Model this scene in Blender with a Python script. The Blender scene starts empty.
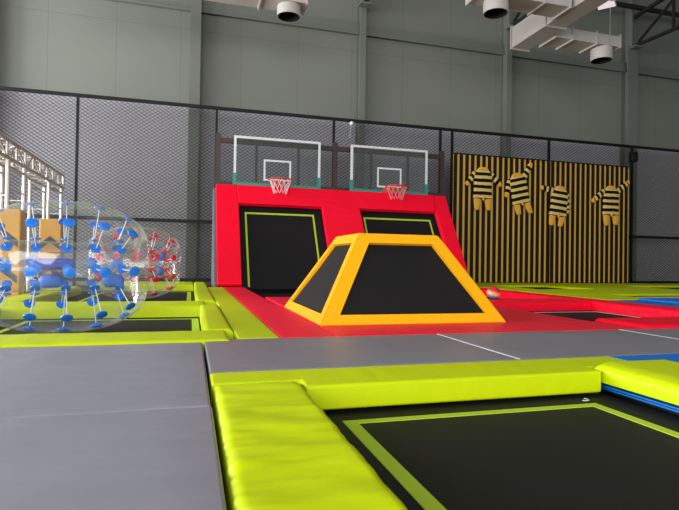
import bpy, bmesh, math, random
from mathutils import Vector, Matrix, noise
random.seed(7)
SC = bpy.context.scene
COL = SC.collection
R = math.radians

# ------------------------------------------------------------------ camera
CAM_H = 0.5
f = 523.0
yaw, pitch, roll = R(15.86), R(.668), R(.914)
fwd = Vector((math.sin(yaw)*math.cos(pitch), math.cos(yaw)*math.cos(pitch), math.sin(pitch)))
rt = Vector((math.cos(yaw), -math.sin(yaw), 0)); up = rt.cross(fwd)
c_, s_ = math.cos(roll), math.sin(roll)
rt, up = c_*rt + s_*up, -s_*rt + c_*up
cd = bpy.data.cameras.new('camera'); cam = bpy.data.objects.new('camera', cd); COL.objects.link(cam)
M = Matrix((rt, up, -fwd)).transposed().to_4x4(); M.translation = Vector((0, 0, CAM_H))
cam.matrix_world = M
cd.sensor_fit = 'HORIZONTAL'; cd.sensor_width = 36; cd.lens = 36*f/679; cd.clip_start = .02; cd.clip_end = 200
SC.camera = cam

# ------------------------------------------------------------------ materials
def lin(c):
    return tuple((v/255/12.92 if v/255 <= .04045 else ((v/255+.055)/1.055)**2.4) for v in c) + (1,)
def mat(name, col, rough=.5, spec=.5, metal=0, bump=0, bscale=(20, 20, 20), var=0, bdist=.01, coord='Object', detail=3, sheen=0):
    m = bpy.data.materials.new(name); m.use_nodes = True
    nt = m.node_tree; b = nt.nodes['Principled BSDF']
    b.inputs['Base Color'].default_value = lin(col); b.inputs['Roughness'].default_value = rough
    b.inputs['Specular IOR Level'].default_value = spec; b.inputs['Metallic'].default_value = metal
    if sheen: b.inputs['Sheen Weight'].default_value = sheen
    if bump or var:
        tc = nt.nodes.new('ShaderNodeTexCoord'); mp = nt.nodes.new('ShaderNodeMapping')
        mp.inputs['Scale'].default_value = bscale
        nt.links.new(tc.outputs[coord], mp.inputs[0])
        n = nt.nodes.new('ShaderNodeTexNoise'); n.inputs['Scale'].default_value = 1; n.inputs['Detail'].default_value = detail
        nt.links.new(mp.outputs[0], n.inputs['Vector'])
        if bump:
            bp = nt.nodes.new('ShaderNodeBump'); bp.inputs['Strength'].default_value = bump; bp.inputs['Distance'].default_value = bdist
            nt.links.new(n.outputs['Fac'], bp.inputs['Height']); nt.links.new(bp.outputs[0], b.inputs['Normal'])
        if var:
            mx = nt.nodes.new('ShaderNodeMix'); mx.data_type = 'RGBA'; mx.blend_type = 'MULTIPLY'
            rp = nt.nodes.new('ShaderNodeMapRange'); rp.inputs['From Min'].default_value = .3; rp.inputs['From Max'].default_value = .7
            rp.inputs['To Min'].default_value = 1-var; rp.inputs['To Max'].default_value = 1+var
            nt.links.new(n.outputs['Fac'], rp.inputs['Value'])
            mx.inputs['Factor'].default_value = 1; mx.inputs[6].default_value = lin(col)
            nt.links.new(rp.outputs[0], mx.inputs[7]); nt.links.new(mx.outputs[2], b.inputs['Base Color'])
    return m

LIME = mat('lime_vinyl', (194, 212, 0), .48, .2, bump=.35, bscale=(3, 10, 6), bdist=.02)
LIMEF = mat('lime_vinyl_flat', (186, 206, 4), .5, .25, bump=.5, bscale=(2, 9, 6), bdist=.02)
LIMEX = mat('lime_vinyl_along', (194, 212, 0), .48, .2, bump=.4, bscale=(9, 4, 6), bdist=.015)
RED = mat('red_vinyl', (254, 3, 46), .48, .2, bump=.55, bscale=(3, 7, 7), bdist=.03)
REDM = mat('red_mat_vinyl', (250, 20, 58), .48, .3, bump=.3, bscale=(4, 4, 4), bdist=.02)
YEL = mat('yellow_vinyl', (247, 178, 2), .42, .4, bump=.25, bscale=(7, 7, 7), bdist=.015)
GRAY = mat('grey_vinyl', (140, 139, 149), .4, .5, bump=.35, bscale=(2.2, 4.5, 4), bdist=.03, var=.05)
GRAYB = mat('grey_vinyl_darker', (126, 125, 132), .42, .45, bump=.35, bscale=(2.2, 4.5, 4), bdist=.03, var=.05)
SEAM = mat('weld_line', (196, 194, 200), .5, .4)
BLUE = mat('blue_vinyl', (0, 112, 200), .45, .4, bump=.2, bscale=(5, 5, 5))
BED = mat('black_bed_fabric', (25, 25, 23), .65, .2, bump=.15, bscale=(90, 90, 90), var=.25, bdist=.002)
BEDP = mat('black_side_fabric', (20, 19, 21), .65, .25, bump=.2, bscale=(300, 300, 300), bdist=.002)
TAPE = mat('lime_stripe', (178, 206, 52), .6, .3)
PALE = mat('pale_stripe', (205, 205, 190), .6, .3)
BLK = mat('black_steel', (9, 9, 10), .5, .3)
MESHM = mat('black_mesh_wire', (24, 24, 27), .45, .5)
BROWN = mat('brown_steel', (58, 40, 34), .5, .5)
TRUSSD = mat('dark_roof_steel', (34, 32, 30), .6, .4)
ALU = mat('aluminium', (205, 196, 192), .35, .5, metal=.55)
DUCT = mat('galvanised_duct', (176, 170, 164), .5, .4, var=.04, bscale=(2, 2, 2))
DARKIN = mat('nozzle_inside', (26, 22, 22), .8, .2)
WHITE = mat('white_paint', (216, 220, 220), .45, .5)
TEAL = mat('teal_paint', (40, 140, 125), .45, .5)
RIM = mat('rim_red', (214, 58, 44), .4, .5)
NETM = mat('net_cord', (225, 205, 205), .8, .2)
COLM = mat('wall_steel_grey', (110, 113, 106), .6, .35)
TANY = mat('bee_yellow_cloth', (230, 172, 68), .85, .2, bump=.4, bscale=(12, 12, 12), bdist=.02)
BLKP = mat('stripe_black', (16, 13, 10), .6, .3)
TANP = mat('stripe_tan', (222, 172, 78), .6, .3, var=.08, bscale=(3, 3, .4))
SIDEG = mat('grey_side_cover', (112, 110, 118), .5, .4)
SOFTY = mat('soft_block_yellow', (214, 156, 56), .5, .3)
CHEV = mat('chevron_grey', (70, 62, 60), .55, .4)
DISC = mat('blue_plastic_disc', (0, 122, 232), .35, .5)
DISCR = mat('red_plastic_disc', (222, 30, 50), .35, .5)
STRAP = mat('navy_strap_cloth', (30, 58, 176), .7, .3)
HANDB = mat('blue_handle', (50, 115, 215), .5, .4)
WEB = mat('grey_webbing', (95, 92, 95), .8, .2)
CORD = mat('white_cord', (225, 228, 232), .6, .3)
FLOOR = mat('dark_floor', (42, 42, 44), .8, .2, var=.1, bscale=(1, 1, 1))
CEIL = mat('ceiling_sheet', (120, 122, 120), .8, .2)

def wall_mat():
    m = mat('grey_wall_panels', (124, 127, 123), .65, .3)
    nt = m.node_tree; b = nt.nodes['Principled BSDF']
    tc = nt.nodes.new('ShaderNodeTexCoord'); sp = nt.nodes.new('ShaderNodeSeparateXYZ'); nt.links.new(tc.outputs['Object'], sp.inputs[0])
    def line(out, period, off, width):
        a = nt.nodes.new('ShaderNodeMath'); a.operation = 'ADD'; a.inputs[1].default_value = off; nt.links.new(out, a.inputs[0])
        w = nt.nodes.new('ShaderNodeMath'); w.operation = 'PINGPONG'; w.inputs[1].default_value = period/2; nt.links.new(a.outputs[0], w.inputs[0])
        l = nt.nodes.new('ShaderNodeMath'); l.operation = 'LESS_THAN'; l.inputs[1].default_value = width; nt.links.new(w.outputs[0], l.inputs[0])
        return l.outputs[0]
    v = line(sp.outputs['X'], 1.4, .32, .007); h = line(sp.outputs['Z'], 5.0, 4.1, .008)
    mx = nt.nodes.new('ShaderNodeMath'); mx.operation = 'MAXIMUM'; nt.links.new(v, mx.inputs[0]); nt.links.new(h, mx.inputs[1])
    n = nt.nodes.new('ShaderNodeTexNoise'); n.inputs['Scale'].default_value = .7; nt.links.new(tc.outputs['Object'], n.inputs['Vector'])
    cr = nt.nodes.new('ShaderNodeMix'); cr.data_type = 'RGBA'; cr.inputs[6].default_value = lin((116, 119, 111)); cr.inputs[7].default_value = lin((126, 129, 121))
    nt.links.new(n.outputs['Fac'], cr.inputs['Factor'])
    c2 = nt.nodes.new('ShaderNodeMix'); c2.data_type = 'RGBA'; nt.links.new(mx.outputs[0], c2.inputs['Factor'])
    nt.links.new(cr.outputs[2], c2.inputs[6]); c2.inputs[7].default_value = lin((107, 110, 103)); nt.links.new(c2.outputs[2], b.inputs['Base Color'])
    return m
WALL = wall_mat()

def film(name, tint):
    m = bpy.data.materials.new(name); m.use_nodes = True; nt = m.node_tree; nt.nodes.clear()
    o = nt.nodes.new('ShaderNodeOutputMaterial'); t = nt.nodes.new('ShaderNodeBsdfTransparent'); t.inputs[0].default_value = tint
    g = nt.nodes.new('ShaderNodeBsdfGlossy'); g.inputs['Roughness'].default_value = .09; g.inputs[0].default_value = (1, 1, 1, 1)
    d = nt.nodes.new('ShaderNodeBsdfDiffuse'); d.inputs[0].default_value = (.75, .76, .74, 1)
    lg = nt.nodes.new('ShaderNodeLayerWeight'); lg.inputs[0].default_value = .4
    lp = nt.nodes.new('ShaderNodeMath'); lp.operation = 'POWER'; lp.inputs[1].default_value = 3; nt.links.new(lg.outputs['Facing'], lp.inputs[0])
    lw = nt.nodes.new('ShaderNodeMath'); lw.operation = 'MULTIPLY_ADD'; lw.inputs[1].default_value = .5; lw.inputs[2].default_value = .055; nt.links.new(lp.outputs[0], lw.inputs[0])
    lf = nt.nodes.new('ShaderNodeLayerWeight'); lf.inputs[0].default_value = .35
    tc = nt.nodes.new('ShaderNodeTexCoord'); n = nt.nodes.new('ShaderNodeTexNoise'); n.inputs['Scale'].default_value = 7; n.inputs['Detail'].default_value = 2
    nt.links.new(tc.outputs['Object'], n.inputs['Vector'])
    bp = nt.nodes.new('ShaderNodeBump'); bp.inputs['Strength'].default_value = .3; bp.inputs['Distance'].default_value = .02
    nt.links.new(n.outputs['Fac'], bp.inputs['Height']); nt.links.new(bp.outputs[0], g.inputs['Normal'])
    ml = nt.nodes.new('ShaderNodeMath'); ml.operation = 'MULTIPLY_ADD'; ml.inputs[1].default_value = .6; ml.inputs[2].default_value = .02
    nt.links.new(lp.outputs[0], ml.inputs[0])
    m1 = nt.nodes.new('ShaderNodeMixShader'); nt.links.new(ml.outputs[0], m1.inputs[0]); nt.links.new(t.outputs[0], m1.inputs[1]); nt.links.new(d.outputs[0], m1.inputs[2])
    m2 = nt.nodes.new('ShaderNodeMixShader'); nt.links.new(lw.outputs[0], m2.inputs[0]); nt.links.new(m1.outputs[0], m2.inputs[1]); nt.links.new(g.outputs[0], m2.inputs[2])
    nt.links.new(m2.outputs[0], o.inputs[0])
    return m
FILM = film('clear_film', (.965, .97, .965, 1))
FILMR = film('clear_film_red_ball', (.975, .955, .955, 1))
def glass():
    m = bpy.data.materials.new('clear_backboard'); m.use_nodes = True; nt = m.node_tree; nt.nodes.clear()
    o = nt.nodes.new('ShaderNodeOutputMaterial'); t = nt.nodes.new('ShaderNodeBsdfTransparent'); t.inputs[0].default_value = (.84, .87, .86, 1)
    g = nt.nodes.new('ShaderNodeBsdfGlossy'); g.inputs['Roughness'].default_value = .05
    fr = nt.nodes.new('ShaderNodeFresnel'); fr.inputs[0].default_value = 1.4
    mx = nt.nodes.new('ShaderNodeMixShader'); nt.links.new(fr.outputs[0], mx.inputs[0]); nt.links.new(t.outputs[0], mx.inputs[1]); nt.links.new(g.outputs[0], mx.inputs[2])
    nt.links.new(mx.outputs[0], o.inputs[0]); return m
GLASS = glass()

def stripe_cloth():
    m = bpy.data.materials.new('bee_striped_cloth'); m.use_nodes = True; nt = m.node_tree; b = nt.nodes['Principled BSDF']
    b.inputs['Roughness'].default_value = .85; b.inputs['Specular IOR Level'].default_value = .2
    tc = nt.nodes.new('ShaderNodeTexCoord'); sp = nt.nodes.new('ShaderNodeSeparateXYZ'); nt.links.new(tc.outputs['Object'], sp.inputs[0])
    n = nt.nodes.new('ShaderNodeTexNoise'); n.inputs['Scale'].default_value = 5; nt.links.new(tc.outputs['Object'], n.inputs['Vector'])
    ad = nt.nodes.new('ShaderNodeMath'); ad.operation = 'MULTIPLY_ADD'; ad.inputs[1].default_value = .03; nt.links.new(n.outputs['Fac'], ad.inputs[0]); nt.links.new(sp.outputs['Z'], ad.inputs[2])
    md = nt.nodes.new('ShaderNodeMath'); md.operation = 'FLOORED_MODULO'; md.inputs[1].default_value = .148; nt.links.new(ad.outputs[0], md.inputs[0])
    lt = nt.nodes.new('ShaderNodeMath'); lt.operation = 'LESS_THAN'; lt.inputs[1].default_value = .078; nt.links.new(md.outputs[0], lt.inputs[0])
    mx = nt.nodes.new('ShaderNodeMix'); mx.data_type = 'RGBA'; nt.links.new(lt.outputs[0], mx.inputs['Factor'])
    mx.inputs[6].default_value = lin((226, 196, 116)); mx.inputs[7].default_value = lin((17, 15, 13)); nt.links.new(mx.outputs[2], b.inputs['Base Color'])
    bp = nt.nodes.new('ShaderNodeBump'); bp.inputs['Strength'].default_value = .4; bp.inputs['Distance'].default_value = .03
    nt.links.new(n.outputs['Fac'], bp.inputs['Height']); nt.links.new(bp.outputs[0], b.inputs['Normal'])
    return m
BEE = stripe_cloth()

def ball_mat():
    m = bpy.data.materials.new('toy_ball_bands'); m.use_nodes = True; nt = m.node_tree; b = nt.nodes['Principled BSDF']
    b.inputs['Roughness'].default_value = .4
    tc = nt.nodes.new('ShaderNodeTexCoord'); sp = nt.nodes.new('ShaderNodeSeparateXYZ'); nt.links.new(tc.outputs['Object'], sp.inputs[0])
    mr = nt.nodes.new('ShaderNodeMapRange'); mr.inputs['From Min'].default_value = -.09; mr.inputs['From Max'].default_value = .09; nt.links.new(sp.outputs['Z'], mr.inputs['Value'])
    cr = nt.nodes.new('ShaderNodeValToRGB'); cr.color_ramp.interpolation = 'EASE'
    e = cr.color_ramp.elements; e[0].position = .12; e[0].color = lin((20, 120, 180)); e[1].position = .85; e[1].color = lin((214, 34, 56))
    for p, c in ((.3, (70, 160, 165)), (.42, (232, 205, 120)), (.58, (236, 180, 120)), (.7, (216, 44, 62))):
        x = e.new(p); x.color = lin(c)
    nt.links.new(mr.outputs[0], cr.inputs[0])
    vo = nt.nodes.new('ShaderNodeTexVoronoi'); vo.inputs['Scale'].default_value = 38; nt.links.new(tc.outputs['Object'], vo.inputs['Vector'])
    lt = nt.nodes.new('ShaderNodeMath'); lt.operation = 'LESS_THAN'; lt.inputs[1].default_value = .2; nt.links.new(vo.outputs['Distance'], lt.inputs[0])
    mx = nt.nodes.new('ShaderNodeMix'); mx.data_type = 'RGBA'; nt.links.new(lt.outputs[0], mx.inputs['Factor']); nt.links.new(cr.outputs[0], mx.inputs[6]); mx.inputs[7].default_value = lin((130, 40, 40))
    nt.links.new(mx.outputs[2], b.inputs['Base Color']); return m
BALL = ball_mat()

# ------------------------------------------------------------------ mesh helpers
def tag(o, label, cat, group=None, kind=None):
    o['label'] = label; o['category'] = cat
    if group: o['group'] = group
    if kind: o['kind'] = kind
    return o
def empty(name, loc, label, cat, group=None):
    o = bpy.data.objects.new(name, None); COL.objects.link(o); o.location = loc; o.empty_display_size = .1
    return tag(o, label, cat, group)
def link(name, bm, m, parent=None, smooth=35, origin=None, wn=False):
    """bm is in world space when parent is None or parent unrotated; origin shifts the object origin"""
    bmesh.ops.recalc_face_normals(bm, faces=bm.faces[:])
    if origin is None and parent is not None: origin = (0, 0, 0)
    if origin is None:
        xs = [v.co for v in bm.verts]; mn = Vector([min(v[i] for v in xs) for i in range(3)]); mx = Vector([max(v[i] for v in xs) for i in range(3)])
        origin = ((mn.x+mx.x)/2, (mn.y+mx.y)/2, mn.z)
    origin = Vector(origin)
    bmesh.ops.translate(bm, verts=bm.verts[:], vec=-origin)
    me = bpy.data.meshes.new(name); bm.to_mesh(me); bm.free()
    for x in (m if isinstance(m, (list, tuple)) else [m]): me.materials.append(x)
    if smooth:
        me.polygons.foreach_set('use_smooth', [True]*len(me.polygons)); me.set_sharp_from_angle(angle=R(smooth))
    o = bpy.data.objects.new(name, me); COL.objects.link(o); o.location = origin
    if parent is not None: o.parent = parent
    if wn: o.modifiers.new('weighted', 'WEIGHTED_NORMAL').keep_sharp = True
    return o
def box(bm, x0, x1, y0, y1, z0, z1, bev=0, segs=2, mi=0, mtx=None):
    b = bmesh.new(); bmesh.ops.create_cube(b, size=1)
    for v in b.verts: v.co = Vector((x0+(v.co.x+.5)*(x1-x0), y0+(v.co.y+.5)*(y1-y0), z0+(v.co.z+.5)*(z1-z0)))
    if bev: bmesh.ops.bevel(b, geom=b.edges[:], offset=bev, segments=segs, profile=.5, affect='EDGES')
    merge(bm, b, mi, mtx)
def merge(bm, b, mi=0, mtx=None):
    if mtx is not None: b.transform(mtx)
    vs = [bm.verts.new(v.co) for v in b.verts]
    b.verts.index_update()
    for fc in b.faces:
        try:
            nf = bm.faces.new([vs[v.index] for v in fc.verts]); nf.material_index = mi
        except ValueError: pass
    b.free()
def prism(bm, pts, z0, z1, bev=0, segs=2, mi=0, mtx=None):
    b = bmesh.new(); lo = [b.verts.new((x, y, z0)) for x, y in pts]; hi = [b.verts.new((x, y, z1)) for x, y in pts]
    b.faces.new(hi); b.faces.new(lo[::-1]); n = len(pts)
    for i in range(n): b.faces.new((lo[i], lo[(i+1) % n], hi[(i+1) % n], hi[i]))
    bmesh.ops.recalc_face_normals(b, faces=b.faces[:])
    if bev: bmesh.ops.bevel(b, geom=b.edges[:], offset=bev, segments=segs, profile=.5, affect='EDGES')
    merge(bm, b, mi, mtx)
def tube(bm, p0, p1, r, n=8, mi=0, r1=None, cap=True):
    p0, p1 = Vector(p0), Vector(p1); d = p1-p0; L = d.length
    if L < 1e-6: return
    r1 = r if r1 is None else r1
    q = Vector((0, 0, 1)).rotation_difference(d).to_matrix()
    a = [bm.verts.new(p0 + q @ Vector((r*math.cos(2*math.pi*i/n), r*math.sin(2*math.pi*i/n), 0))) for i in range(n)]
    b = [bm.verts.new(p1 + q @ Vector((r1*math.cos(2*math.pi*i/n), r1*math.sin(2*math.pi*i/n), 0))) for i in range(n)]
    for i in range(n): bm.faces.new((a[i], a[(i+1) % n], b[(i+1) % n], b[i])).material_index = mi
    if cap: bm.faces.new(a[::-1]).material_index = mi; bm.faces.new(b).material_index = mi
def bar(bm, p0, p1, w, h, mi=0):
    p0, p1 = Vector(p0), Vector(p1); d = (p1-p0); L = d.length; d.normalize()
    ref = Vector((0, 0, 1)) if abs(d.z) < .95 else Vector((0, 1, 0))
    s = d.cross(ref).normalized(); t = s.cross(d)
    m = Matrix((s, d, t)).transposed().to_4x4(); m.translation = p0
    box(bm, -w/2, w/2, 0, L, -h/2, h/2, 0, mi=mi, mtx=m)
def torus(bm, c, R0, r, axis='Z', n=28, k=8, mi=0):
    c = Vector(c); V = []
    for i in range(n):
        a = 2*math.pi*i/n
        for j in range(k):
            b = 2*math.pi*j/k; p = Vector(((R0+r*math.cos(b))*math.cos(a), (R0+r*math.cos(b))*math.sin(a), r*math.sin(b)))
            if axis == 'X': p = Vector((p.z, p.x, p.y))
            V.append(bm.verts.new(c+p))
    for i in range(n):
        for j in range(k):
            bm.faces.new((V[i*k+j], V[((i+1) % n)*k+j], V[((i+1) % n)*k+(j+1) % k], V[i*k+(j+1) % k])).material_index = mi

def axis_samples(a, b, r, step):
    L = b-a; r = min(r, L/2*.98)
    ds = [0, .05*r, .2*r, .45*r, .75*r, r]
    n = max(1, int((L-2*r)/step)); mid = [a+r+(L-2*r)*i/n for i in range(1, n)]
    return [a+d for d in ds] + mid + [b-d for d in ds[::-1]]
def soft_pad(x0, x1, y0, y1, z0, z1, r=.03, step=.06, amp=0, freq=(3, 12), slope=None, seed=0, edge_amp=0):
    """a foam pad under vinyl: rounded rim, low wrinkles, flat underside"""
    bm = bmesh.new(); xs = axis_samples(x0, x1, r, step); ys = axis_samples(y0, y1, r, step)
    rr = min(r, (x1-x0)/2, (y1-y0)/2)
    def rim(d): return 0 if d >= rr else rr-math.sqrt(max(0, rr*rr-(rr-d)**2))
    G = []
    for x in xs:
        row = []
        for y in ys:
            d = min(x-x0, x1-x, y-y0, y1-y); z = z1-rim(d)
            if slope: z += slope(x, y)
            w = noise.noise(Vector((x*freq[0]+seed, y*freq[1], seed*1.7)))
            w2 = noise.noise(Vector((x*freq[0]*2.3+seed, y*freq[1]*2.1+w, seed*3.1)))
            z += amp*(w+.5*w2)*min(1, d/.05+.3)
            if edge_amp: z += edge_amp*max(0, 1-(x-x0)/.12)*noise.noise(Vector((x*2, y*30, 5)))
            row.append(bm.verts.new((x, y, max(z, z0+.004))))
        G.append(row)
    nx, ny = len(xs), len(ys)
    for i in range(nx-1):
        for j in range(ny-1): bm.faces.new((G[i][j], G[i+1][j], G[i+1][j+1], G[i][j+1]))
    loop = [G[i][0] for i in range(nx)] + [G[nx-1][j] for j in range(1, ny)] + [G[i][ny-1] for i in range(nx-2, -1, -1)] + [G[0][j] for j in range(ny-2, 0, -1)]
    low = [bm.verts.new((v.co.x, v.co.y, z0)) for v in loop]; n = len(loop)
    for i in range(n): bm.faces.new((loop[i], low[i], low[(i+1) % n], loop[(i+1) % n]))
    bm.faces.new(low)
    return bm
def pad(name, label, cat, rect, z, m, group=None, **k):
    o = link(name, soft_pad(*rect, z[0], z[1], **k), m, smooth=60); return tag(o, label, cat, group)

# ------------------------------------------------------------------ the setting
ZF = -.14
def struct(name, bm, m, smooth=0):
    o = link(name, bm, m, smooth=smooth, origin=(0, 0, 0)); o['kind'] = 'structure'; return o
bm = bmesh.new(); box(bm, -9, 18, -12, 13.4, ZF-.2, ZF); struct('floor', bm, FLOOR)
WY = 12.8
bm = bmesh.new(); box(bm, -9, 18, WY, WY+.2, ZF, 9.5); struct('wall_back', bm, WALL)
def slab_with_openings(bm, y0, y1, z0, z1, x0, x1, wins):
    ys = y0
    for (a, b, c, d) in wins:
        box(bm, x0, x1, ys, a, z0, z1); box(bm, x0, x1, a, b, z0, c); box(bm, x0, x1, a, b, d, z1); ys = b
    box(bm, x0, x1, ys, y1, z0, z1)
WINS = [(-6, -2, .6, 5.5), (-1, 3, .6, 5.5), (4, 8, .6, 5.5), (8.8, 12.3, .6, 5.5)]
bm = bmesh.new(); slab_with_openings(bm, -12, WY, ZF, 9.5, -9.2, -9, WINS); struct('wall_left', bm, WALL)
bm = bmesh.new(); box(bm, 18, 18.2, -12, WY, ZF, 9.5); struct('wall_right', bm, WALL)
for i, (a, b, c, d) in enumerate(WINS):
    bm = bmesh.new()
    for y in (a, (a+b)/2, b-.06): box(bm, -9.13, -9.07, y, y+.06, c, d)
    for z in (c, (c+d)/2, d-.06): box(bm, -9.13, -9.07, a, b, z, z+.06)
    struct('window_%d' % (i+1), bm, WHITE)
bm = bmesh.new(); box(bm, -9.2, 18, -12, 13, 9.5, 9.6); struct('ceiling', bm, CEIL)

# steel columns and girt on the back wall
COLX = [-4.2, 0.01, 4.08, 8.31, 12.5]
for i, x in enumerate(COLX):
    w = (.12, .12, .08, .08, .18)[i]
    bm = bmesh.new(); box(bm, x-w, x+w, WY-.03, WY, ZF, 9.4); box(bm, x-.02, x+.02, WY-.28, WY-.03, ZF, 9.4); box(bm, x-w, x+w, WY-.31, WY-.28, ZF, 7.0 if i else 9.4)
    o = tag(link('steel_column', bm, COLM, smooth=0), ['grey steel wall column out past the left end of the view', 'grey steel wall column nearest the left, standing left of the red slanted wall',
        'slim grey steel wall column rising between the two glass backboards', 'grey steel wall column rising under the near end of the white duct', 'grey steel wall column farthest right, under the dark roof truss'][i], 'column', 'steel columns on the back wall')
bm = bmesh.new(); box(bm, -9, 18, WY-.1, WY-.001, 6.32, 6.56); box(bm, -9, 18, WY-.13, WY-.1, 6.30, 6.36); struct('trim_1', bm, COLM)

BRIGHT_BACKING = mat('added_bright_backing', (163, 161, 166), .6, .3, var=.03, bscale=(.6, .6, .6))
bm = bmesh.new(); box(bm, -9, 18, WY-.02, WY-.001, ZF, 4.08); struct('added_backing', bm, BRIGHT_BACKING)  # pale sheet added on the wall so the area behind the mesh looks brighter

# roof trusses
def roof_truss(x, label):
    t = empty('roof_truss', (x, 12.35, 6.95), label, 'truss', 'dark roof trusses')
    bm = bmesh.new(); bar(bm, (0, .1, .05), (0, -12, -.5), .08, .08); link('bottom_chord', bm, TRUSSD, t, 0)
    bm = bmesh.new(); bar(bm, (0, .1, .9), (0, -12, 2.0), .09, .09); link('top_chord', bm, TRUSSD, t, 0)
    y = 0
    for k in range(4):
        bm = bmesh.new(); bar(bm, (0, y-.05, .12), (0, y-1.5, 1.0), .055, .055); link('diagonal', bm, TRUSSD, t, 0)
        bm = bmesh.new(); bar(bm, (0, y-1.2, -.05), (0, y-1.2, 1.0), .06, .06); link('upright', bm, TRUSSD, t, 0)
        y -= 3
    bm = bmesh.new(); box(bm, -.16, .16, -.1, .12, -.05, .0); link('seat_plate', bm, COLM, t, 0)
roof_truss(4.08, 'dark steel roof truss end above the slim column between the backboards')
roof_truss(8.31, 'dark steel roof truss end partly behind the white duct')
roof_truss(12.5, 'dark steel roof truss with diagonal brace in the upper right corner')
bm = bmesh.new(); bar(bm, (8, 12.2, 8.0), (18, 12.2, 8.0), .1, .1)
tag(link('roof_strut', bm, TRUSSD, smooth=0), 'dark horizontal steel strut crossing the upper right corner', 'strut')

# ------------------------------------------------------------------ mesh fence
FY = 12.0; FT = 3.85; FB = .04
fence = empty('mesh_fence', (4, FY, ZF), 'tall black wire mesh fence running along the whole back wall', 'fence')
def fz(o): o.location = -Vector((4, FY, ZF)); return o
POSTS = [-5.2, -2.33, .5, 3.22, 6.01, 6.34, 9.23, 12.0, 14.9]
for x in POSTS:
    bm = bmesh.new(); box(bm, x-.025, x+.025, FY-.03, FY+.03, ZF, FT); fz(link('post', bm, BLK, fence, 0))
bm = bmesh.new(); box(bm, -5.3, 15, FY-.035, FY+.035, FT, FT+.065); fz(link('top_rail', bm, BLK, fence, 0))
bm = bmesh.new(); box(bm, -5.3, 15, FY-.03, FY+.03, FB-.04, FB+.03); fz(link('bottom_rail', bm, BLK, fence, 0))
for a, b in zip(POSTS[:-1], POSTS[1:]):
    if b-a < 1: continue
    bm = bmesh.new(); box(bm, a+.03, b-.03, FY+.015, FY+.06, 1.29, 1.365); fz(link('middle_rail', bm, BLK, fence, 0))
CW, CH, SW = .11, .074, .0065
for a, b in zip(POSTS[:-1], POSTS[1:]):
    a += .03; b -= .03; bm = bmesh.new()
    n = max(2, round((b-a)/(CW/2))); rows = int((FT-FB-.03)/(CH/2)); ch = (FT-FB-.03)/rows
    for rI in range(rows):
        prev = None
        for i in range(n+1):
            x = a+(b-a)*i/n; z = FB+.03+ch*rI+(ch if (i+rI) % 2 else 0)
            z = min(z, FT)
            v0 = bm.verts.new((x, FY-.004, z-SW)); v1 = bm.verts.new((x, FY+.004, z+SW))
            if prev: bm.faces.new((prev[0], v0, v1, prev[1]))
            prev = (v0, v1)
    fz(link('wire_mesh', bm, MESHM, fence, 0))
bm = bmesh.new(); bmesh.ops.create_uvsphere(bm, u_segments=14, v_segments=10, radius=.05); bmesh.ops.translate(bm, verts=bm.verts, vec=(3.63, FY-.1, FT-.06)); tube(bm, (3.63, FY-.06, FT-.09), (3.6, FY-.06, FT-.4), .004)
tag(link('knob', bm, WHITE), 'small white knob with a cord on the fence top rail above the right backboard', 'knob')
bm = bmesh.new(); box(bm, 11.84, 12.02, FY-.2, FY-.04, 3.42, 3.7, .015); box(bm, 11.88, 11.98, FY-.23, FY-.2, 3.5, 3.6, .01); bar(bm, (11.95, FY-.06, 3.45), (11.95, FY-.06, 3.25), .04, .04)
tag(link('speaker', bm, BLK), 'small black box speaker fixed to the fence post right of the striped panel', 'speaker')

# ------------------------------------------------------------------ striped panel
def striped(x0, x1, label):
    t = empty('striped_panel', ((x0+x1)/2, 11.9, .02), label, 'panel', 'black and tan striped panels')
    off = -Vector(t.location)
    bm = bmesh.new(); box(bm, x0, x1, 11.9, 11.93, .02, 3.26); o = link('backing_board', bm, TANP, t, 0); o.location = off
    bm = bmesh.new(); x = x0; per = .162
    while x < x1-.03:
        box(bm, x, min(x+.094, x1), 11.885, 11.9, .02, 3.255); x += per
    o = link('slats', bm, BLKP, t, 0); o.location = off; o['label'] = 'black slats'
    bm = bmesh.new(); box(bm, x0, x1, 11.884, 11.935, 3.255, 3.285); o = link('top_strip', bm, BLKP, t, 0); o.location = off
striped(6.34, 9.17, 'black and tan striped panel beside the red slanted wall, with two bee costumes on it')
striped(9.23, 11.8, 'black and tan striped panel at the right, beside the bare mesh bay')

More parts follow.
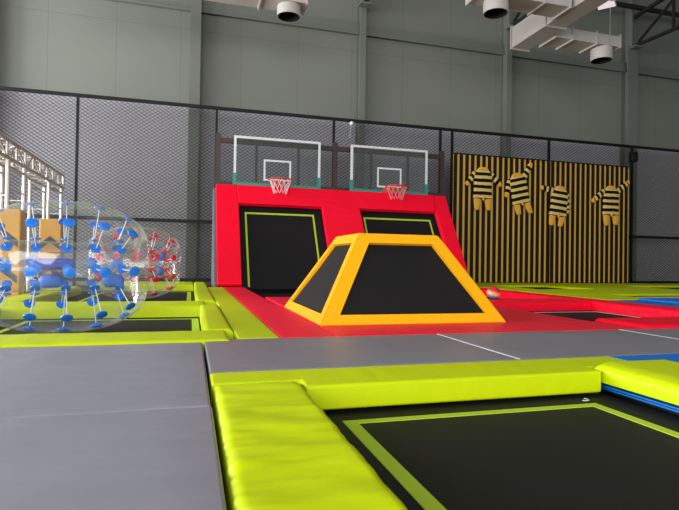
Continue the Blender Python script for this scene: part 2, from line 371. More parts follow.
# ------------------------------------------------------------------ bee costumes
def cushion(pts, th, cx=0):
    """pillow-like cloth piece from an outline in x,z; thickest in the middle"""
    bm = bmesh.new()
    prism(bm, pts, 0, th, bev=th*.42, segs=3, mtx=Matrix(((1, 0, 0, 0), (0, 0, -1, 0), (0, 1, 0, 0), (0, 0, 0, 1))))
    return bm
def bee(loc, rot, sleeves, legs, label, bw=.25):
    t = empty('bee_costume', loc, label, 'costume', 'bee costumes hung on the striped wall'); t.rotation_euler = (0, -R(rot), 0); t.scale = (1.04, 1, 1.1)
    pts = [(-.10, .0), (.10, .0), (.19, -.05), (bw, -.16), (bw-.01, -.5), (bw+.01, -.70), (.06, -.72), (0, -.66), (-.06, -.72), (-bw-.01, -.70), (-bw+.01, -.5), (-bw, -.16), (-.19, -.05)]
    link('body', cushion(pts, .09), BEE, t, 50)
    o = link('collar', cushion([(-.17, -.045), (-.09, .035), (.09, .035), (.17, -.045), (.12, -.085), (-.12, -.085)], .1), TANY, t, 50); o.location = (0, .003, .012)
    for side, ang, L in sleeves:
        o = link('sleeve', cushion([(-.075, .02), (.075, .02), (.065, -L), (-.065, -L)], .075), BEE, t, 50)
        o.location = (side*.2, .002, -.1); o.rotation_euler = (0, -R(ang), 0)
        c = link('cuff', cushion([(-.062, .0), (.062, .0), (.045, -.1), (-.045, -.1)], .065), TANY, o, 50); c.location = (0, 0, -L+.02)
    for side, dx, L in legs:
        link('trouser_leg', cushion([(side*.05, -.66), (side*bw*.98, -.66), (side*(bw-.03)+dx, -.70-L), (side*.1+dx, -.70-L)], .08), TANY, t, 50)
    o = link('tail', cushion([(-.04, 0), (.04, 0), (.02, -.12), (-.02, -.12)], .05), TANY, t, 50); o.location = (.0, -.06, -.62)
bee((7.13, 11.872, 2.91), 0, [(-1, -40, .30), (1, 50, .34)], [(-1, 0, .26), (1, 0, .26)], 'yellow and black striped bee costume farthest left, both sleeves hanging outward')
bee((8.11, 11.872, 2.82), 13, [(-1, -28, .34), (1, 135, .36)], [(-1, .03, .24), (1, .05, .27)], 'tilted bee costume second from left with one sleeve raised above its shoulder')
bee((9.47, 11.872, 2.55), -6, [(-1, -95, .32), (1, 12, .42)], [(-1, 0, .24), (1, -.06, .24)], 'bee costume third from left, just right of the panel seam, left sleeve straight out')
bee((11.12, 11.872, 2.65), 0, [(-1, -55, .40), (1, 125, .42)], [(-1, .02, .26), (1, .0, .24)], 'bee costume farthest right with right sleeve raised and left sleeve lowered')

# ------------------------------------------------------------------ slanted red trampoline wall
SL = .62; nrm = math.hypot(1, SL); Y0 = 9.65
wallT = empty('slanted_trampoline_wall', (3, Y0, 0), 'red padded slanted wall with two black trampoline panels under the backboards', 'trampoline wall')
def W(u, z, n=0):   # point on the sloping plane at height z, n out towards the room
    return Vector((u-3, SL*z - n/nrm, z + n*SL/nrm))
def wall_piece(name, poly, n0, n1, m, bev=.02, label=None, smooth=40):
    ax = Matrix((Vector((1, 0, 0)), Vector((0, SL, 1))/nrm, Vector((0, -1, SL))/nrm)).transposed().to_4x4()
    bm = bmesh.new(); prism(bm, [(u-3, z*nrm) for u, z in poly], n0, n1, bev=bev, segs=3, mtx=ax)
    o = link(name, bm, m, wallT, smooth, wn=bool(bev))
    if label: o['label'] = label
    return o
def rect(a, b, c, d): return [(a, c), (b, c), (b, d), (a, d)]
TOP = 1.97; HT = 1.57
wall_piece('side_pad', [(.46, 0), (.9, 0), (.9, HT+.03), (.86, TOP), (.46, TOP)], 0, .1, RED)
wall_piece('side_pad', [(5.2, 0), (5.55, 0), (5.55, TOP), (5.27, TOP), (5.2, HT)], 0, .1, RED)
wall_piece('divider_pad', [(2.62, 0), (3.46, 0), (3.42, HT+.02), (2.6, HT+.02)], 0, .12, RED)
wall_piece('top_pad', [(.865, TOP), (.905, HT), (5.19, HT), (5.265, TOP)], 0, .11, RED)
for (a, b, lft) in ((.88, 2.64, 1), (3.4, 5.22, 0)):
    wall_piece('trampoline_panel', rect(a, b, -.02, HT+.04), -.06, -.04, BEDP, 0, 'black trampoline panel', 0)
    s = .035; ta, tb, tz = (a+.14, b-.2, HT-.1) if lft else (a+.12, b-.14, HT-.11)
    bmx = [rect(ta, tb, tz-s, tz), rect(ta, ta+s, .02, tz-s), rect(tb-s, tb, .02, tz-s)]
    for q in bmx: wall_piece('border_stripe', q, -.0399, -.034, TAPE, 0, 'lime border stripe', 0)
bm = bmesh.new(); ax = Matrix(((0, 0, 1, 0), (1, 0, 0, 0), (0, 1, 0, 0), (0, 0, 0, 1)))
prism(bm, [(.05, -.1), (1.75, -.1), (1.75, TOP-.02), (SL*TOP+.05, TOP-.02)], -2.58, -2.54, mtx=ax)
for k in range(7):
    z = .15+k*.28; box(bm, -2.585, -2.58, SL*z+.15, SL*z+.19, z, z+.04)
o = link('side_cover', bm, SIDEG, wallT, 0); o['label'] = 'grey side cover'
bm = bmesh.new(); prism(bm, [(.05, -.1), (1.75, -.1), (1.75, TOP-.02), (SL*TOP+.05, TOP-.02)], 2.5, 2.54, mtx=ax); o = link('side_cover', bm, SIDEG, wallT, 0); o['label'] = 'grey side cover'

# brown steel frame behind the backboards
fr = empty('steel_frame', (3, 11.5, ZF), 'brown square tube frame standing behind the glass backboards', 'frame')
for x in (.52, 3.12, 5.8):
    bm = bmesh.new(); box(bm, x-3.05, x-2.95, -.05, .05, 0, 3.15-ZF+.05); link('upright', bm, BROWN, fr, 0)
for x in (1.34, 2.28, 4.0, 4.92):
    bm = bmesh.new(); box(bm, x-3.025, x-2.975, -.025, .025, 2.18-ZF, 3.01-ZF); link('thin_upright', bm, BROWN, fr, 0)
for z in (3.06, 2.13):
    bm = bmesh.new(); box(bm, .57-3, 5.75-3, -.04, .04, z-ZF-.05, z-ZF+.05); link('rail', bm, BROWN, fr, 0)

# ------------------------------------------------------------------ backboards
def backboard(x0, x1, label, rimx, netpale):
    y = 11.3; zb, zt = 2.09, 3.14; w = .05
    t = empty('basketball_backboard', ((x0+x1)/2, y, zb), label, 'basketball backboard', 'glass basketball backboards')
    off = Vector(t.location)
    def P(name, bm, m, lab=None, sm=35):
        bmesh.ops.translate(bm, verts=bm.verts[:], vec=-off); o = link(name, bm, m, t, sm)
        if lab: o['label'] = lab
        return o
    zc = zb+.25
    bm = bmesh.new(); box(bm, x0, x0+w, y-.02, y+.02, zc, zt); box(bm, x1-w, x1, y-.02, y+.02, zc, zt); box(bm, x0+w, x1-w, y-.02, y+.02, zt-w, zt); P('frame', bm, WHITE, 'white frame', 0)
    bm = bmesh.new(); box(bm, x0-.015, x0+w+.01, y-.03, y+.025, zb, zc); box(bm, x1-w-.01, x1+.015, y-.03, y+.025, zb, zc); box(bm, x0+w, x1-w, y-.025, y+.025, zb, zb+.06); P('lower_frame', bm, TEAL, 'teal lower frame and corner guards', 0)
    bm = bmesh.new(); box(bm, x0+w, x1-w, y-.006, y+.006, zb+.06, zt-w); P('pane', bm, GLASS, None, 0)
    cx = (x0+x1)/2; s = .04
    bm = bmesh.new(); a, b, c, d = cx-.31, cx+.29, zb+.12, zb+.58
    box(bm, a, a+s, y-.012, y-.006, c, d); box(bm, b-s, b, y-.012, y-.006, c, d); box(bm, a+s, b-s, y-.012, y-.006, d-s, d); box(bm, a+s, b-s, y-.012, y-.006, c, c+s); P('target_square', bm, WHITE, 'white target square', 0)
    ry = y-.68; rz = zb+.055
    bm = bmesh.new(); torus(bm, (rimx, ry, rz), .24, .014); box(bm, rimx-.08, rimx+.08, y-.45, y-.013, rz-.1, rz+.02); bar(bm, (rimx-.06, y-.42, rz), (rimx-.1, ry+.2, rz), .02, .02); bar(bm, (rimx+.06, y-.42, rz), (rimx+.1, ry+.2, rz), .02, .02)
    rim = P('rim', bm, RIM, 'red rim')
    bm = bmesh.new(); N = 12; lv = [(.225, 0), (.19, -.1), (.155, -.2), (.125, -.29)]
    for k in range(len(lv)-1):
        for i in range(N):
            for sgn in (-1, 1):
                a0 = 2*math.pi*(i+(k % 2)*.5)/N; a1 = a0+sgn*math.pi/N
                (r0, z0), (r1, z1) = lv[k], lv[k+1]
                tube(bm, (rimx+r0*math.cos(a0), ry+r0*math.sin(a0), rz+z0), (rimx+r1*math.cos(a1), ry+r1*math.sin(a1), rz+z1), .006, 4, cap=False)
    P('net', bm, netpale)
backboard(.84, 2.73, 'glass basketball backboard at the left with white net', 1.735, NETM)
backboard(3.44, 5.33, 'glass basketball backboard at the right, nearer the striped panel', 4.29, mat('net_cord_red', (222, 130, 128), .8, .2))

# ------------------------------------------------------------------ floor pads and mats
def gmat(name, rectg, label, m=GRAY, z=(-.13, 0), cat='floor mat', group='grey floor mats', **k):
    return pad(name, label, cat, rectg, z, m, group, **{**dict(r=.012, step=.12, amp=.0035, freq=(2.5, 4)), **k})
gmat('floor_mat', (-2.6, .08, -1.2, 1.835), 'grey vinyl floor mat nearest the camera, lower left', seed=1)
gmat('floor_mat', (-2.6, .076, 1.841, 3.255), 'grey vinyl floor mat at left behind the front one, up to the lime pad', seed=2)
MATS = [None]
gmat('floor_mat', (.088, 1.672, 2.385, 3.35), 'grey floor mat in the middle, between near lime pad and pyramid', m=GRAYB, seed=3)
MATS.append(gmat('floor_mat', (1.678, 3.235, 2.385, 3.35), 'grey floor mat right of the white seam, before the red pads', m=GRAYB, seed=4))
MATS.append(gmat('floor_mat', (3.241, 4.9, 2.385, 3.35), 'grey floor mat at the far right edge beyond the second seam', m=GRAYB, seed=5))
for mt, x, m_ in ((MATS[1], 1.675, 'pale weld line'), (MATS[2], 3.238, 'pale weld line')):
    bm = bmesh.new(); box(bm, x-.004, x+.008, 2.40, 3.345, -.03, .0015); bmesh.ops.translate(bm, verts=bm.verts[:], vec=-mt.location)
    o = link('seam', bm, SEAM, mt, 0); o['label'] = m_

# near trampoline
def bed(rectb, label, stripes, m=TAPE, name='trampoline', z=-.12, slab=.017):
    x0, x1, y0, y1 = rectb; t = empty(name, ((x0+x1)/2, (y0+y1)/2, z-slab), label, 'trampoline', 'flat trampolines'); off = Vector(t.location)
    bm = bmesh.new(); box(bm, x0, x1, y0, y1, z-slab, z); bmesh.ops.translate(bm, verts=bm.verts[:], vec=-off); link('jumping_bed', bm, BED, t, 0)
    for (a, b, c, d) in stripes:
        bm = bmesh.new(); box(bm, a, b, c, d, z, z+.003); bmesh.ops.translate(bm, verts=bm.verts[:], vec=-off); o = link('border_stripe', bm, m, t, 0); o['label'] = 'lime border stripe' if m is TAPE else 'pale border stripe'
    return t
bed((.44, 1.925, -.7, 2.12), 'black trampoline bed nearest the camera with a lime border line', [(.575, 1.755, 1.905, 1.945), (.575, .627, -.6, 1.905), (1.707, 1.755, -.6, 1.905)])
bm = bmesh.new()
prism(bm, [(.088, 2.165), (.452, 2.165), (.452, 2.05), (1.89, 2.05), (1.89, 2.145), (2.225, 2.145), (2.225, 2.375), (.088, 2.375)], -.105, .0, bev=.014, segs=3)
o = link('edge_pad', bm, LIMEX, wn=True); tag(o, 'long lime edge pad across the far side of the near trampoline', 'edge pad', 'lime edge pads')
pad('edge_pad', 'wide wrinkled lime edge pad at the left of the near trampoline', 'edge pad', (.092, .446, -.9, 2.155), (-.105, .006), LIME, 'lime edge pads', r=.035, step=.016, amp=.015, freq=(2.6, 10), seed=11, edge_amp=.014)
pad('edge_pad', 'lime edge pad at the right of the near trampoline, over blue boards', 'edge pad', (1.90, 2.34, -.9, 2.125), (-.06, .03), LIME, 'lime edge pads', r=.03, step=.04, amp=.004, freq=(3, 5), seed=12, slope=lambda x, y: -.02*max(0, 1-(x-1.90)/.06))
bm = bmesh.new(); box(bm, 1.93, 2.33, -.9, 2.12, -.1, -.091, .003); box(bm, 1.915, 2.33, -.9, 2.12, -.084, -.076, .003)
bm2 = bmesh.new(); box(bm2, 1.96, 2.33, -.9, 2.12, -.119, -.101)
tag(link('support_rail', bm2, BLK, smooth=0), 'dark rail below the blue boards at the right of the near trampoline', 'rail')
tag(link('blue_board', bm, BLUE, smooth=0), 'blue boards stacked under the lime pad right of the near trampoline', 'board')
bm = bmesh.new(); prism(bm, [(2.35, -.9), (5, -.9), (5, 2.375), (2.235, 2.375), (2.235, 2.145), (2.35, 2.145)], -.13, .0, bev=.012, segs=2)
tag(link('floor_mat', bm, BLUE, wn=True), 'bright blue floor mat at the right edge, beyond the lime pad', 'floor mat')
bm = bmesh.new(); P0 = [(x_+.12, y_) for x_, y_ in [(1.60, 1.985), (1.615, 1.975), (1.632, 1.98), (1.64, 2.0), (1.632, 2.012)]]
for a, b in zip(P0[:-1], P0[1:]): tube(bm, (a[0], a[1], -.114), (b[0], b[1], -.114), .002, 5)
tag(link('thread_scrap', bm, WHITE), 'curl of white thread on the near trampoline by the far edge pad', 'thread')

# left trampolines
bed((-1.745, .12, 3.73, 5.74), 'left trampoline in front, under the blue bumper ball', [(.02, .085, 3.8, 5.62), (-1.45, .02, 5.58, 5.62), (-1.5, -1.45, 3.8, 5.62)])
bed((-1.745, .065, 6.41, 10.39), 'left trampoline at the back, under the red bumper ball', [(-.05, .015, 6.4, 10.2), (-1.45, -.05, 10.14, 10.2), (-1.5, -1.45, 6.4, 10.2)])
LK = dict(r=.035, step=.05, amp=.004, freq=(7, 3))
pad('edge_pad', 'lime edge pad along the far side of the big grey mat, before the blue ball', 'edge pad', (-2.6, .25, 3.262, 3.72), (-.115, .012), LIMEX, 'lime edge pads', seed=21, **LK)
pad('edge_pad', 'lime edge pad between the two left trampolines', 'edge pad', (-2.6, .17, 5.75, 6.4), (-.115, .006), LIMEX, 'lime edge pads', seed=22, **LK)
pad('edge_pad', 'lime edge pad behind the left back trampoline, along the fence', 'edge pad', (-1.74, .06, 10.4, 11.85), (-.115, .0), LIMEX, 'lime edge pads', seed=23, **LK)
K2 = dict(r=.04, step=.05, amp=.006, freq=(3, 7))
pad('edge_pad', 'short ribbed lime edge pad right of the left front trampoline', 'edge pad', (.1, .297, 3.73, 5.74), (-.115, .016), LIME, 'lime edge pads', seed=24, **K2)
pad('edge_pad', 'ribbed lime edge pad right of the left back trampoline', 'edge pad', (.07, .297, 6.41, 11.4), (-.115, .016), LIME, 'lime edge pads', seed=25, **K2)
pad('edge_pad', 'lime edge pad at the far left end of the left front trampoline', 'edge pad', (-2.15, -1.75, 3.73, 5.74), (-.115, .01), LIME, 'lime edge pads', seed=26, **K2)
pad('edge_pad', 'lime edge pad at the far left end of the left back trampoline', 'edge pad', (-2.09, -1.75, 6.41, 9.6), (-.115, .01), LIME, 'lime edge pads', seed=27, **K2)
# strips running to the slanted wall
pad('floor_strip', 'long lime strip running to the fence, beside the red strip', 'floor strip', (.30, .566, 3.362, 9.62), (-.13, .0), LIMEF, None, r=.012, step=.06, amp=.004, freq=(2, 6), seed=31)
pad('floor_strip', 'long red strip beside the lime strip, leading to the slanted wall', 'floor strip', (.572, .94, 3.362, 9.62), (-.13, .0), REDM, None, r=.012, step=.07, amp=.004, freq=(2, 4), seed=32)
pad('floor_strip', 'red strip along the front of the yellow pyramid', 'floor strip', (.948, 3.52, 3.362, 3.87), (-.13, .0), REDM, None, r=.012, step=.08, amp=.003, freq=(4, 2), seed=33)
pad('floor_mat', 'flat red mat between the pyramid and the right sunken trampoline', 'floor mat', (2.72, 3.46, 3.88, 5.88), (-.13, -.002), REDM, None, r=.012, step=.09, amp=.003, freq=(3, 3), seed=34)
pad('floor_mat', 'red mat that the yellow pyramid stands on', 'floor mat', (.948, 2.71, 3.88, 5.62), (-.13, -.003), REDM, None, r=.012, step=.12, amp=0, seed=35)
pad('floor_mat', 'red mat showing behind the left corner of the pyramid', 'floor mat', (.955, 2.9, 5.64, 6.9), (-.13, .012), REDM, None, r=.012, step=.12, amp=.002, seed=36)
# right trampolines
bed((3.47, 5.24, 3.95, 5.89), 'sunken trampoline right of the pyramid, ringed by red pads', [(3.5, 5.22, 5.76, 5.79), (5.19, 5.22, 3.97, 5.76)], PALE)
RK = dict(r=.03, step=.06, amp=.004, freq=(4, 4))
pad('edge_pad', 'long red edge pad in front of the small ball, behind the right trampoline', 'edge pad', (2.92, 5.24, 5.9, 6.52), (-.115, .004), RED, 'red edge pads', seed=41, **RK)
pad('edge_pad', 'red edge pad along the right side of the sunken trampoline', 'edge pad', (5.25, 5.69, 3.96, 6.52), (-.115, .008), RED, 'red edge pads', seed=42, **RK)
pad('edge_pad', 'raised red edge pad on the right, touching the grey mats', 'edge pad', (3.54, 6.0, 3.37, 3.94), (-.13, .022), RED, 'red edge pads', seed=43, **RK)
pad('edge_pad', 'red edge pad behind the ball, beside the far lime pads', 'edge pad', (5.26, 5.7, 6.54, 9.6), (-.115, .01), RED, 'red edge pads', seed=44, **RK)
bed((.96, 5.25, 6.93, 9.64), 'black trampoline lying flat at the foot of the slanted red wall', [], name='trampoline')
# far right lime and blue
FK = dict(r=.04, step=.1, amp=.004, freq=(3, 3))
pad('edge_pad', 'far lime edge pad under the left half of the striped wall', 'edge pad', (5.9, 9.9, 10.5, 11.85), (-.115, .01), LIMEX, 'lime edge pads', seed=51, **FK)
pad('edge_pad', 'far lime edge pad at the right, in front of the bare mesh bay', 'edge pad', (9.93, 16, 10.5, 11.85), (-.115, .01), LIMEX, 'lime edge pads', seed=52, **FK)
pad('edge_pad', 'lime edge pad crossing in front of the far trampolines', 'edge pad', (5.75, 12.5, 7.35, 8.9), (-.115, .01), LIMEX, 'lime edge pads', seed=53, **FK)
pad('edge_pad', 'lime edge pad filling the gap between the two far trampolines', 'edge pad', (8.0, 10.1, 8.92, 10.48), (-.115, .012), LIMEX, 'lime edge pads', seed=54, **FK)
pad('edge_pad', 'narrow lime edge pad behind the red pad, left of the far trampolines', 'edge pad', (5.75, 6.6, 8.92, 10.48), (-.115, .01), LIMEX, 'lime edge pads', seed=56, **FK)
pad('edge_pad', 'lime edge pad beyond the red pads, beside the blue mat', 'edge pad', (5.72, 6.85, 6.2, 7.33), (-.115, .01), LIMEX, 'lime edge pads', seed=55, **FK)
bed((6.61, 7.99, 8.91, 10.49), 'far trampoline below the middle of the striped wall', [], z=-.035)
bed((10.11, 14, 8.91, 10.49), 'far trampoline below the bare mesh bay', [], z=-.035)
bed((6.86, 11, 6.35, 7.34), 'thin sliver of trampoline between blue mat and lime pad', [(6.87, 10.5, 6.6, 7.08)], PALE, z=-.02)
pad('floor_mat', 'blue mat at the far right behind the red pad', 'floor mat', (5.71, 9.5, 3.98, 6.18), (-.13, .0), BLUE, None, r=.02, step=.15, amp=.003, seed=61)
pad('edge_pad', 'raised blue edge pad at the far right', 'edge pad', (6.3, 9.5, 5.2, 6.17), (.002, .03), BLUE, None, r=.03, step=.12, amp=.003, seed=62)

# ------------------------------------------------------------------ yellow pyramid
pyr = empty('pyramid_obstacle', (1.785, 4.7, 0), 'yellow framed truncated pyramid with black sides on the red mats', 'pyramid')
B = [(-.815, -.8), (.795, -.8), (.795, .8), (-.815, .8)]; T = [(-.37, -.36), (.37, -.36), (.37, .38), (-.37, .38)]; PH = .735
Bv = [Vector((x, y, 0)) for x, y in B]; Tv = [Vector((x, y, PH)) for x, y in T]
def lerp(a, b, t): return a+(b-a)*t
bm = bmesh.new()
vb = [bm.verts.new(v*.985 + Vector((0, 0, .004))) for v in Bv]; vt = [bm.verts.new(v*.96) for v in Tv]
for i in range(4): bm.faces.new((vb[i], vb[(i+1) % 4], vt[(i+1) % 4], vt[i]))
bm.faces.new(vt); bm.faces.new(vb[::-1]); o = link('side_panels', bm, BEDP, pyr, 0); o['label'] = 'black sides'
# frame: per face four padded bands
def face_band(quad, n, th):
    bm = bmesh.new(); lo = [bm.verts.new(p - n*.02) for p in quad]; hi = [bm.verts.new(p + n*th) for p in quad]
    bm.faces.new(hi); bm.faces.new(lo[::-1])
    for i in range(4): bm.faces.new((lo[i], lo[(i+1) % 4], hi[(i+1) % 4], hi[i]))
    bmesh.ops.recalc_face_normals(bm, faces=bm.faces[:])
    return bm
frm = bmesh.new()
for i in range(4):
    a, b, c, d = Bv[i], Bv[(i+1) % 4], Tv[(i+1) % 4], Tv[i]
    n = (b-a).cross(d-a).normalized()
    ex = (b-a).normalized(); ey = n.cross(ex)
    wb, wt, wsd = .085, .09, .10
    H = (d-a).dot(ey)
    def at(s, h):  # s in 0..1 across, h height along face
        t = h/H; return lerp(lerp(a, d, t), lerp(b, c, t), s)
    def edge(h, off, left):
        t = h/H; l, r = lerp(a, d, t), lerp(b, c, t); return l+ex*off if left else r-ex*off
    k = .115 if i != 3 else .1
    for q in ([a, b, edge(wb, 0, 0), edge(wb, 0, 1)], [edge(H-wt, 0, 1), edge(H-wt, 0, 0), c, d],
              [edge(wb, 0, 1), edge(wb, k, 1), edge(H-wt, k, 1), edge(H-wt, 0, 1)], [edge(wb, k, 0), edge(wb, 0, 0), edge(H-wt, 0, 0), edge(H-wt, k, 0)]):
        merge(frm, face_band(q, n, .012))
box(frm, -.37, .37, -.36, .38, PH-.03, PH+.012)
o = link('frame_pad', frm, YEL, pyr, 0); o['label'] = 'yellow padded frame'

# ------------------------------------------------------------------ toy ball
bm = bmesh.new(); bmesh.ops.create_uvsphere(bm, u_segments=32, v_segments=20, radius=.09)
o = link('toy_ball', bm, BALL, smooth=180, origin=(0, 0, 0)); o.location = (4.06, 6.42, .094); o.rotation_euler = (R(15), R(8), 0)
tag(o, 'small red, cream and blue ball on the red pad right of the pyramid', 'ball')

# ------------------------------------------------------------------ bumper balls
def bumper(loc, rotz, L, RO, label, filmm, discm, cols, N, phase, strap=True):
    t = empty('bumper_ball', loc, label, 'bumper ball', 'clear inflatable bumper balls'); t.rotation_euler = (0, 0, R(rotz))
    RI = .2; n = 2.1; hl = L/2
    xs_cols = [hl*c for c in cols]
    rad = lambda x: RI+.05+(RO-RI-.05)*(max(0, 1-abs(x/hl)**n))**(1/n)
    angs = [phase+360*i/N for i in range(N)]
    def dimple(x, a):
        d = 0
        for xc in xs_cols:
            for an in angs:
                da = (math.degrees(a)-an+180) % 360-180
                if abs(da) > 40 or abs(x-xc) > .25: continue
                q = (x-xc)**2+(R(da)*rad(xc))**2; d += math.exp(-q/.0045)
        return min(d, 1)
    bm = bmesh.new(); NP, NA = 56, 112; rings = []
    prof = []
    for i in range(NP+1):
        th = math.pi*i/NP; x = -hl*math.copysign(abs(math.cos(th))**.75, math.cos(th)); prof.append((x, rad(x), 1))
    for i in range(1, 24):
        s = i/24; x = hl-2*hl*s; fl = abs(x/hl)**4; prof.append((x*.985, RI+.05*fl, 0))
    for (x, r, outer) in prof:
        ring = []
        for j in range(NA):
            a = 2*math.pi*j/NA; rr = r
            if outer and abs(x) < hl*.97: rr -= .02*dimple(x, a)
            ring.append(bm.verts.new((x, rr*math.cos(a), rr*math.sin(a))))
        rings.append(ring)
    m = len(rings)
    for i in range(m):
        for j in range(NA): bm.faces.new((rings[i][j], rings[i][(j+1) % NA], rings[(i+1) % m][(j+1) % NA], rings[(i+1) % m][j]))
    link('clear_shell', bm, filmm, t, 180)
    dm = im = None
    for xc in xs_cols:
        for an in angs:
            a = R(an); dv = Vector((0, math.cos(a), math.sin(a))); e = .02; sl = (rad(xc+e)-rad(xc-e))/(2*e); nv = (dv+Vector((-sl*.8, 0, 0))).normalized()
            ro = rad(xc)-.026; po = Vector((xc, 0, 0))+dv*ro; xi = xc*.86; pi_ = Vector((xi, 0, 0))+dv*(RI+.02)
            if dm is None:
                bm = bmesh.new(); tube(bm, (0, 0, -.006), (0, 0, .003), .043, 20); tube(bm, (0, 0, .003), (0, 0, .009), .043, 20, r1=.026); tube(bm, (0, 0, -.02), (0, 0, -.006), .01, 10)
                o = link('fastening_disc', bm, discm, t, 30); dm = o.data
            else:
                o = bpy.data.objects.new('fastening_disc', dm); COL.objects.link(o); o.parent = t
            o.location = po; o.rotation_mode = 'QUATERNION'; o.rotation_quaternion = Vector((0, 0, 1)).rotation_difference(nv)
            o2 = bpy.data.objects.new('inner_disc', dm); COL.objects.link(o2); o2.parent = t
            o2.location = pi_; o2.rotation_mode = 'QUATERNION'; o2.rotation_quaternion = Vector((0, 0, 1)).rotation_difference(-dv); o2.scale = (.85,)*3
            bm = bmesh.new(); tube(bm, po, pi_, .0045, 5); link('cord', bm, CORD, t, 60)
    if strap:
        for (x, z) in ((-.08, .02),):
            bm = bmesh.new(); box(bm, x-.15, x+.15, -.13, -.05, z-.045, z+.045, .035, 4); o = link('shoulder_strap', bm, STRAP, t, 60); o['label'] = 'dark blue shoulder pad'
        for x in (-.1, .36):
            bm = bmesh.new(); box(bm, x-.085, x+.085, -.1, -.02, -.17, -.06, .045, 4); link('handle', bm, HANDB, t, 60)
        bm = bmesh.new(); bar(bm, (-.1, -.06, -.05), (.12, -.06, -.16), .025, .006); bar(bm, (-.12, -.06, .11), (.1, -.06, .12), .02, .006); link('webbing', bm, WEB, t, 0)
    else:
        bm = bmesh.new(); box(bm, .3, .42, -.1, -.02, .02, .16, .04, 3); box(bm, .3, .4, -.1, -.02, -.18, -.06, .04, 3); o = link('handle', bm, HANDB, t, 60)
bumper((-.985, 4.72, .42), 15, 1.22, .54, 'large clear bumper ball with blue discs on the left trampoline', FILM, DISC, (-.77, -.4, 0, .4, .76), 8, 4)
bumper((-.79, 8.25, .428), 9, 1.24, .54, 'clear bumper ball with red discs behind the blue one', FILMR, DISCR, (-.8, -.42, 0, .42, .8), 9, 8, False)

# ------------------------------------------------------------------ aluminium truss stand and yellow blocks
tx = -2.5
st = empty('truss_stand', (tx-.15, 9.5, ZF), 'silver aluminium truss stand at the far left in front of the fence', 'truss stand'); off = Vector(st.location)
def TP(name, bm, m=ALU):
    bmesh.ops.translate(bm, verts=bm.verts[:], vec=-off); return link(name, bm, m, st, 40)
za, zb_ = 1.88, 2.13; xa, xb = tx-.3, tx
bm = bmesh.new()
for x in (xa, xb):
    for z in (za, zb_): tube(bm, (x, 6.2, z), (x, 11.65, z), .028, 8)
    y = 6.2; k = 0
    while y < 11.6:
        tube(bm, (x, y, za), (x, y, zb_), .016, 6)
        y2 = min(y+.42, 11.65); tube(bm, (x, y, za if k % 2 else zb_), (x, y2, zb_ if k % 2 else za), .014, 6); y = y2; k += 1
y = 6.2; k = 0
while y < 11.6:
    for z in (za, zb_): tube(bm, (xa, y, z), (xb, y, z), .014, 6); tube(bm, (xa if k % 2 else xb, y, z), (xb if k % 2 else xa, min(y+.42, 11.65), z), .012, 6)
    y += .42; k += 1
for x in (xa, xb): tube(bm, (x, 11.65, za), (x, 11.65, zb_), .028, 8)
TP('beam', bm)
for (ya, yb) in ((8.35, 9.1), (10.55, 11.5)):
    for y in (ya, yb):
        bm = bmesh.new()
        for x in (xa, xb): tube(bm, (x, y, ZF), (x, y, za), .03, 8)
        z = .15
        while z < za-.1:
            tube(bm, (xa, y, z), (xb, y, z), .012, 6); z += .6
        TP('leg', bm)
    bm = bmesh.new()
    for x in (xa, xb): tube(bm, (x, ya, za-.12), (x, yb, za-.12), .02, 8); tube(bm, (x, ya, 1.45), (x, yb, 1.45), .012, 8)
    TP('cross_tube', bm)
def soft_block(x0, x1, y, d, z1, label):
    t = empty('soft_block', ((x0+x1)/2, y, ZF), label, 'foam block', 'yellow foam blocks with chevrons'); w = (x1-x0)/2; h = z1-ZF
    bm = bmesh.new(); box(bm, -w, w, 0, d, 0, h, .02, 3); link('block', bm, SOFTY, t, 40, wn=True)
    for zc in ((h-.42, h-.9) if h > .9 else (h-.4,)):
        bm = bmesh.new(); s = min(w*.95, .3); th = .1; my = Matrix(((1, 0, 0, 0), (0, 0, -1, 0), (0, 1, 0, 0), (0, 0, 0, 1)))
        prism(bm, [(-s, zc), (0, zc+s*.85), (s, zc), (s, zc-th), (0, zc+s*.85-th), (-s, zc-th)], -.001, .006, mtx=my); link('chevron', bm, CHEV, t, 0)
soft_block(-2.86, -2.2, 7.9, .24, 1.13, 'yellow foam block with grey chevron behind the left edge of the blue ball')
soft_block(-2.44, -2.11, 9.75, .3, 1.13, 'yellow foam block with grey chevron seen through the blue ball, farther back')

# ------------------------------------------------------------------ air ducts
def duct_thing(loc, label): return empty('air_duct', loc, label, 'air duct', 'white galvanised air ducts')
def flange(bm, axis, p, x0, x1, y0, y1, z0, z1, g=.035, t=.03):
    if axis == 'X': box(bm, p-t/2, p+t/2, y0-g, y1+g, z0-g, z1+g)
    else: box(bm, x0-g, x1+g, p-t/2, p+t/2, z0-g, z1+g)
def nozzle(parent, x, y, ztop, zbot, r=.235):
    b = bmesh.new(); off = Vector(parent.location); N = 28
    def ring(rr, z, tilt=0): return [b.verts.new((x+rr*math.cos(2*math.pi*i/N)-off.x, y+rr*math.sin(2*math.pi*i/N)-off.y, z-off.z)) for i in range(N)]
    r1, r2, r3, r4 = ring(r, ztop), ring(r, zbot), ring(r-.015, zbot), ring(r-.015, ztop-.02)
    for A, Bq, mi in ((r1, r2, 0), (r2, r3, 0), (r3, r4, 1)):
        for i in range(N): b.faces.new((A[i], A[(i+1) % N], Bq[(i+1) % N], Bq[i])).material_index = mi
    b.faces.new(r4).material_index = 1; b.faces.new(r1).material_index = 0
    o = link('nozzle', b, [DUCT, DARKIN], parent, 40); o['label'] = 'round downward air nozzle with dark opening'
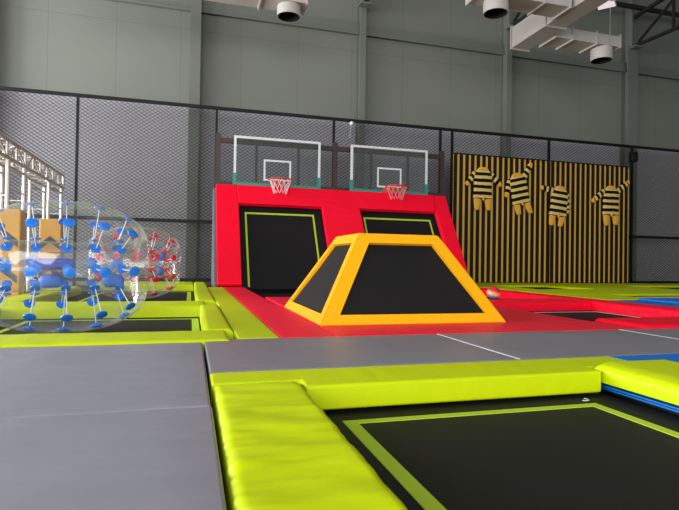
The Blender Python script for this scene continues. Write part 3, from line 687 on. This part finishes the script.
def rod(parent, x, y, z0, z1):
    b = bmesh.new(); off = Vector(parent.location); tube(b, Vector((x, y, z0))-off, Vector((x, y, z1))-off, .01, 6); link('hanger_rod', b, DUCT, parent, 60)
def duct(x0, x1, y0, y1, z0, z1, label, flanges):
    t = duct_thing(((x0+x1)/2, (y0+y1)/2, z0), label); off = Vector(t.location)
    b = bmesh.new(); box(b, x0, x1, y0, y1, z0, z1)
    bmesh.ops.translate(b, verts=b.verts[:], vec=-off); link('duct_run', b, DUCT, t, 0)
    for ax_, p in flanges:
        b = bmesh.new(); flange(b, ax_, p, x0, x1, y0, y1, z0, z1); bmesh.ops.translate(b, verts=b.verts[:], vec=-off); link('flange', b, DUCT, t, 0)
    return t
A = duct(7.06, 7.5, 2.0, 10.55, 5.5, 5.97, 'large white duct running along the hall towards the back wall, upper right', [('Y', 10.53), ('Y', 9.3), ('Y', 8.0), ('Y', 6.5)])
for y in (9.6, 7.2): rod(A, 7.28, y, 5.97, 9.5)
Bd = duct(7.54, 9.36, 9.72, 10.22, 5.5, 5.74, 'short white duct branch to the right with a nozzle under its end', [('X', 7.6), ('X', 8.05), ('X', 8.7), ('X', 9.345)])
nozzle(Bd, 9.03, 9.93, 5.49, 5.22); rod(Bd, 9.05, 9.7, 5.5, 9.5)
Cd = duct(5.0, 7.02, 8.5, 8.98, 5.5, 5.76, 'white duct branch to the left of the large duct, cut by the top edge', [('X', 5.02), ('X', 6.4), ('X', 6.98)])
nozzle(Cd, 5.5, 8.74, 5.49, 5.26); rod(Cd, 6.0, 8.7, 5.76, 9.5)
Dd = duct(-2.5, 2.1, 9.92, 10.4, 5.5, 5.78, 'white duct at the top edge above the left backboard', [('X', 2.08), ('X', 1.2), ('X', -.6)])
nozzle(Dd, 1.77, 10.15, 5.49, 5.29); rod(Dd, .2, 10.1, 5.78, 9.5)
PLOC = (7.90, 8.58, 5.72)
PANEL_LIT = mat('lit_diffuser', (235, 222, 226), .5, .3)
PANEL_LIT.node_tree.nodes['Principled BSDF'].inputs['Emission Color'].default_value = (1, .88, .92, 1)
PANEL_LIT.node_tree.nodes['Principled BSDF'].inputs['Emission Strength'].default_value = .5
pl = empty('panel_light', PLOC, 'small square white panel light hanging beside the large duct at the top edge', 'light'); pl.rotation_euler = (0, 0, R(40))
bm = bmesh.new(); box(bm, -.17, .17, -.17, .17, 0, .05, .006, 1); link('housing', bm, WHITE, pl, 0)
bm = bmesh.new(); box(bm, -.155, .155, -.155, .155, -.008, 0); link('diffuser', bm, PANEL_LIT, pl, 0)
bm = bmesh.new(); tube(bm, (0, 0, .05), (0, 0, 9.5-PLOC[2]), .008, 6); link('hanger_rod', bm, DUCT, pl, 60)

# ------------------------------------------------------------------ light
def area(name, loc, target, sx, sy, power, col=(1, 1, 1)):
    l = bpy.data.lights.new(name, 'AREA'); l.shape = 'RECTANGLE'; l.size = sx; l.size_y = sy; l.energy = power; l.color = col
    o = bpy.data.objects.new(name, l); COL.objects.link(o); o.location = loc
    o.rotation_euler = (Vector(target)-Vector(loc)).to_track_quat('-Z', 'Y').to_euler(); return o
for i, (a, b, c, d) in enumerate(WINS):
    area('window_daylight', (-8.95, (a+b)/2, (c+d)/2), (0, (a+b)/2, (c+d)/2), b-a, d-c, (220, 260, 420, 900)[i], (.97, .98, 1))
area('entrance_daylight', (-3, -9, 3.2), (0, 6, .5), 10, 5.5, 900, (1, .99, .97))
area('overhead_fill', (6.5, 5.5, 9.35), (6.5, 5.5, 0), 9, 5, 75)  # added overhead fill to brighten pad tops, no skylight in the ceiling
w = bpy.data.worlds.new('world'); SC.world = w; w.use_nodes = True
w.node_tree.nodes['Background'].inputs[0].default_value = (.95, .97, 1, 1); w.node_tree.nodes['Background'].inputs[1].default_value = .75
SC.cycles.transparent_max_bounces = 48
SC.view_settings.view_transform = 'Standard'; SC.view_settings.look = 'None'; SC.view_settings.gamma = 1; SC.view_settings.use_curve_mapping = False
SC.view_settings.exposure = 0.5
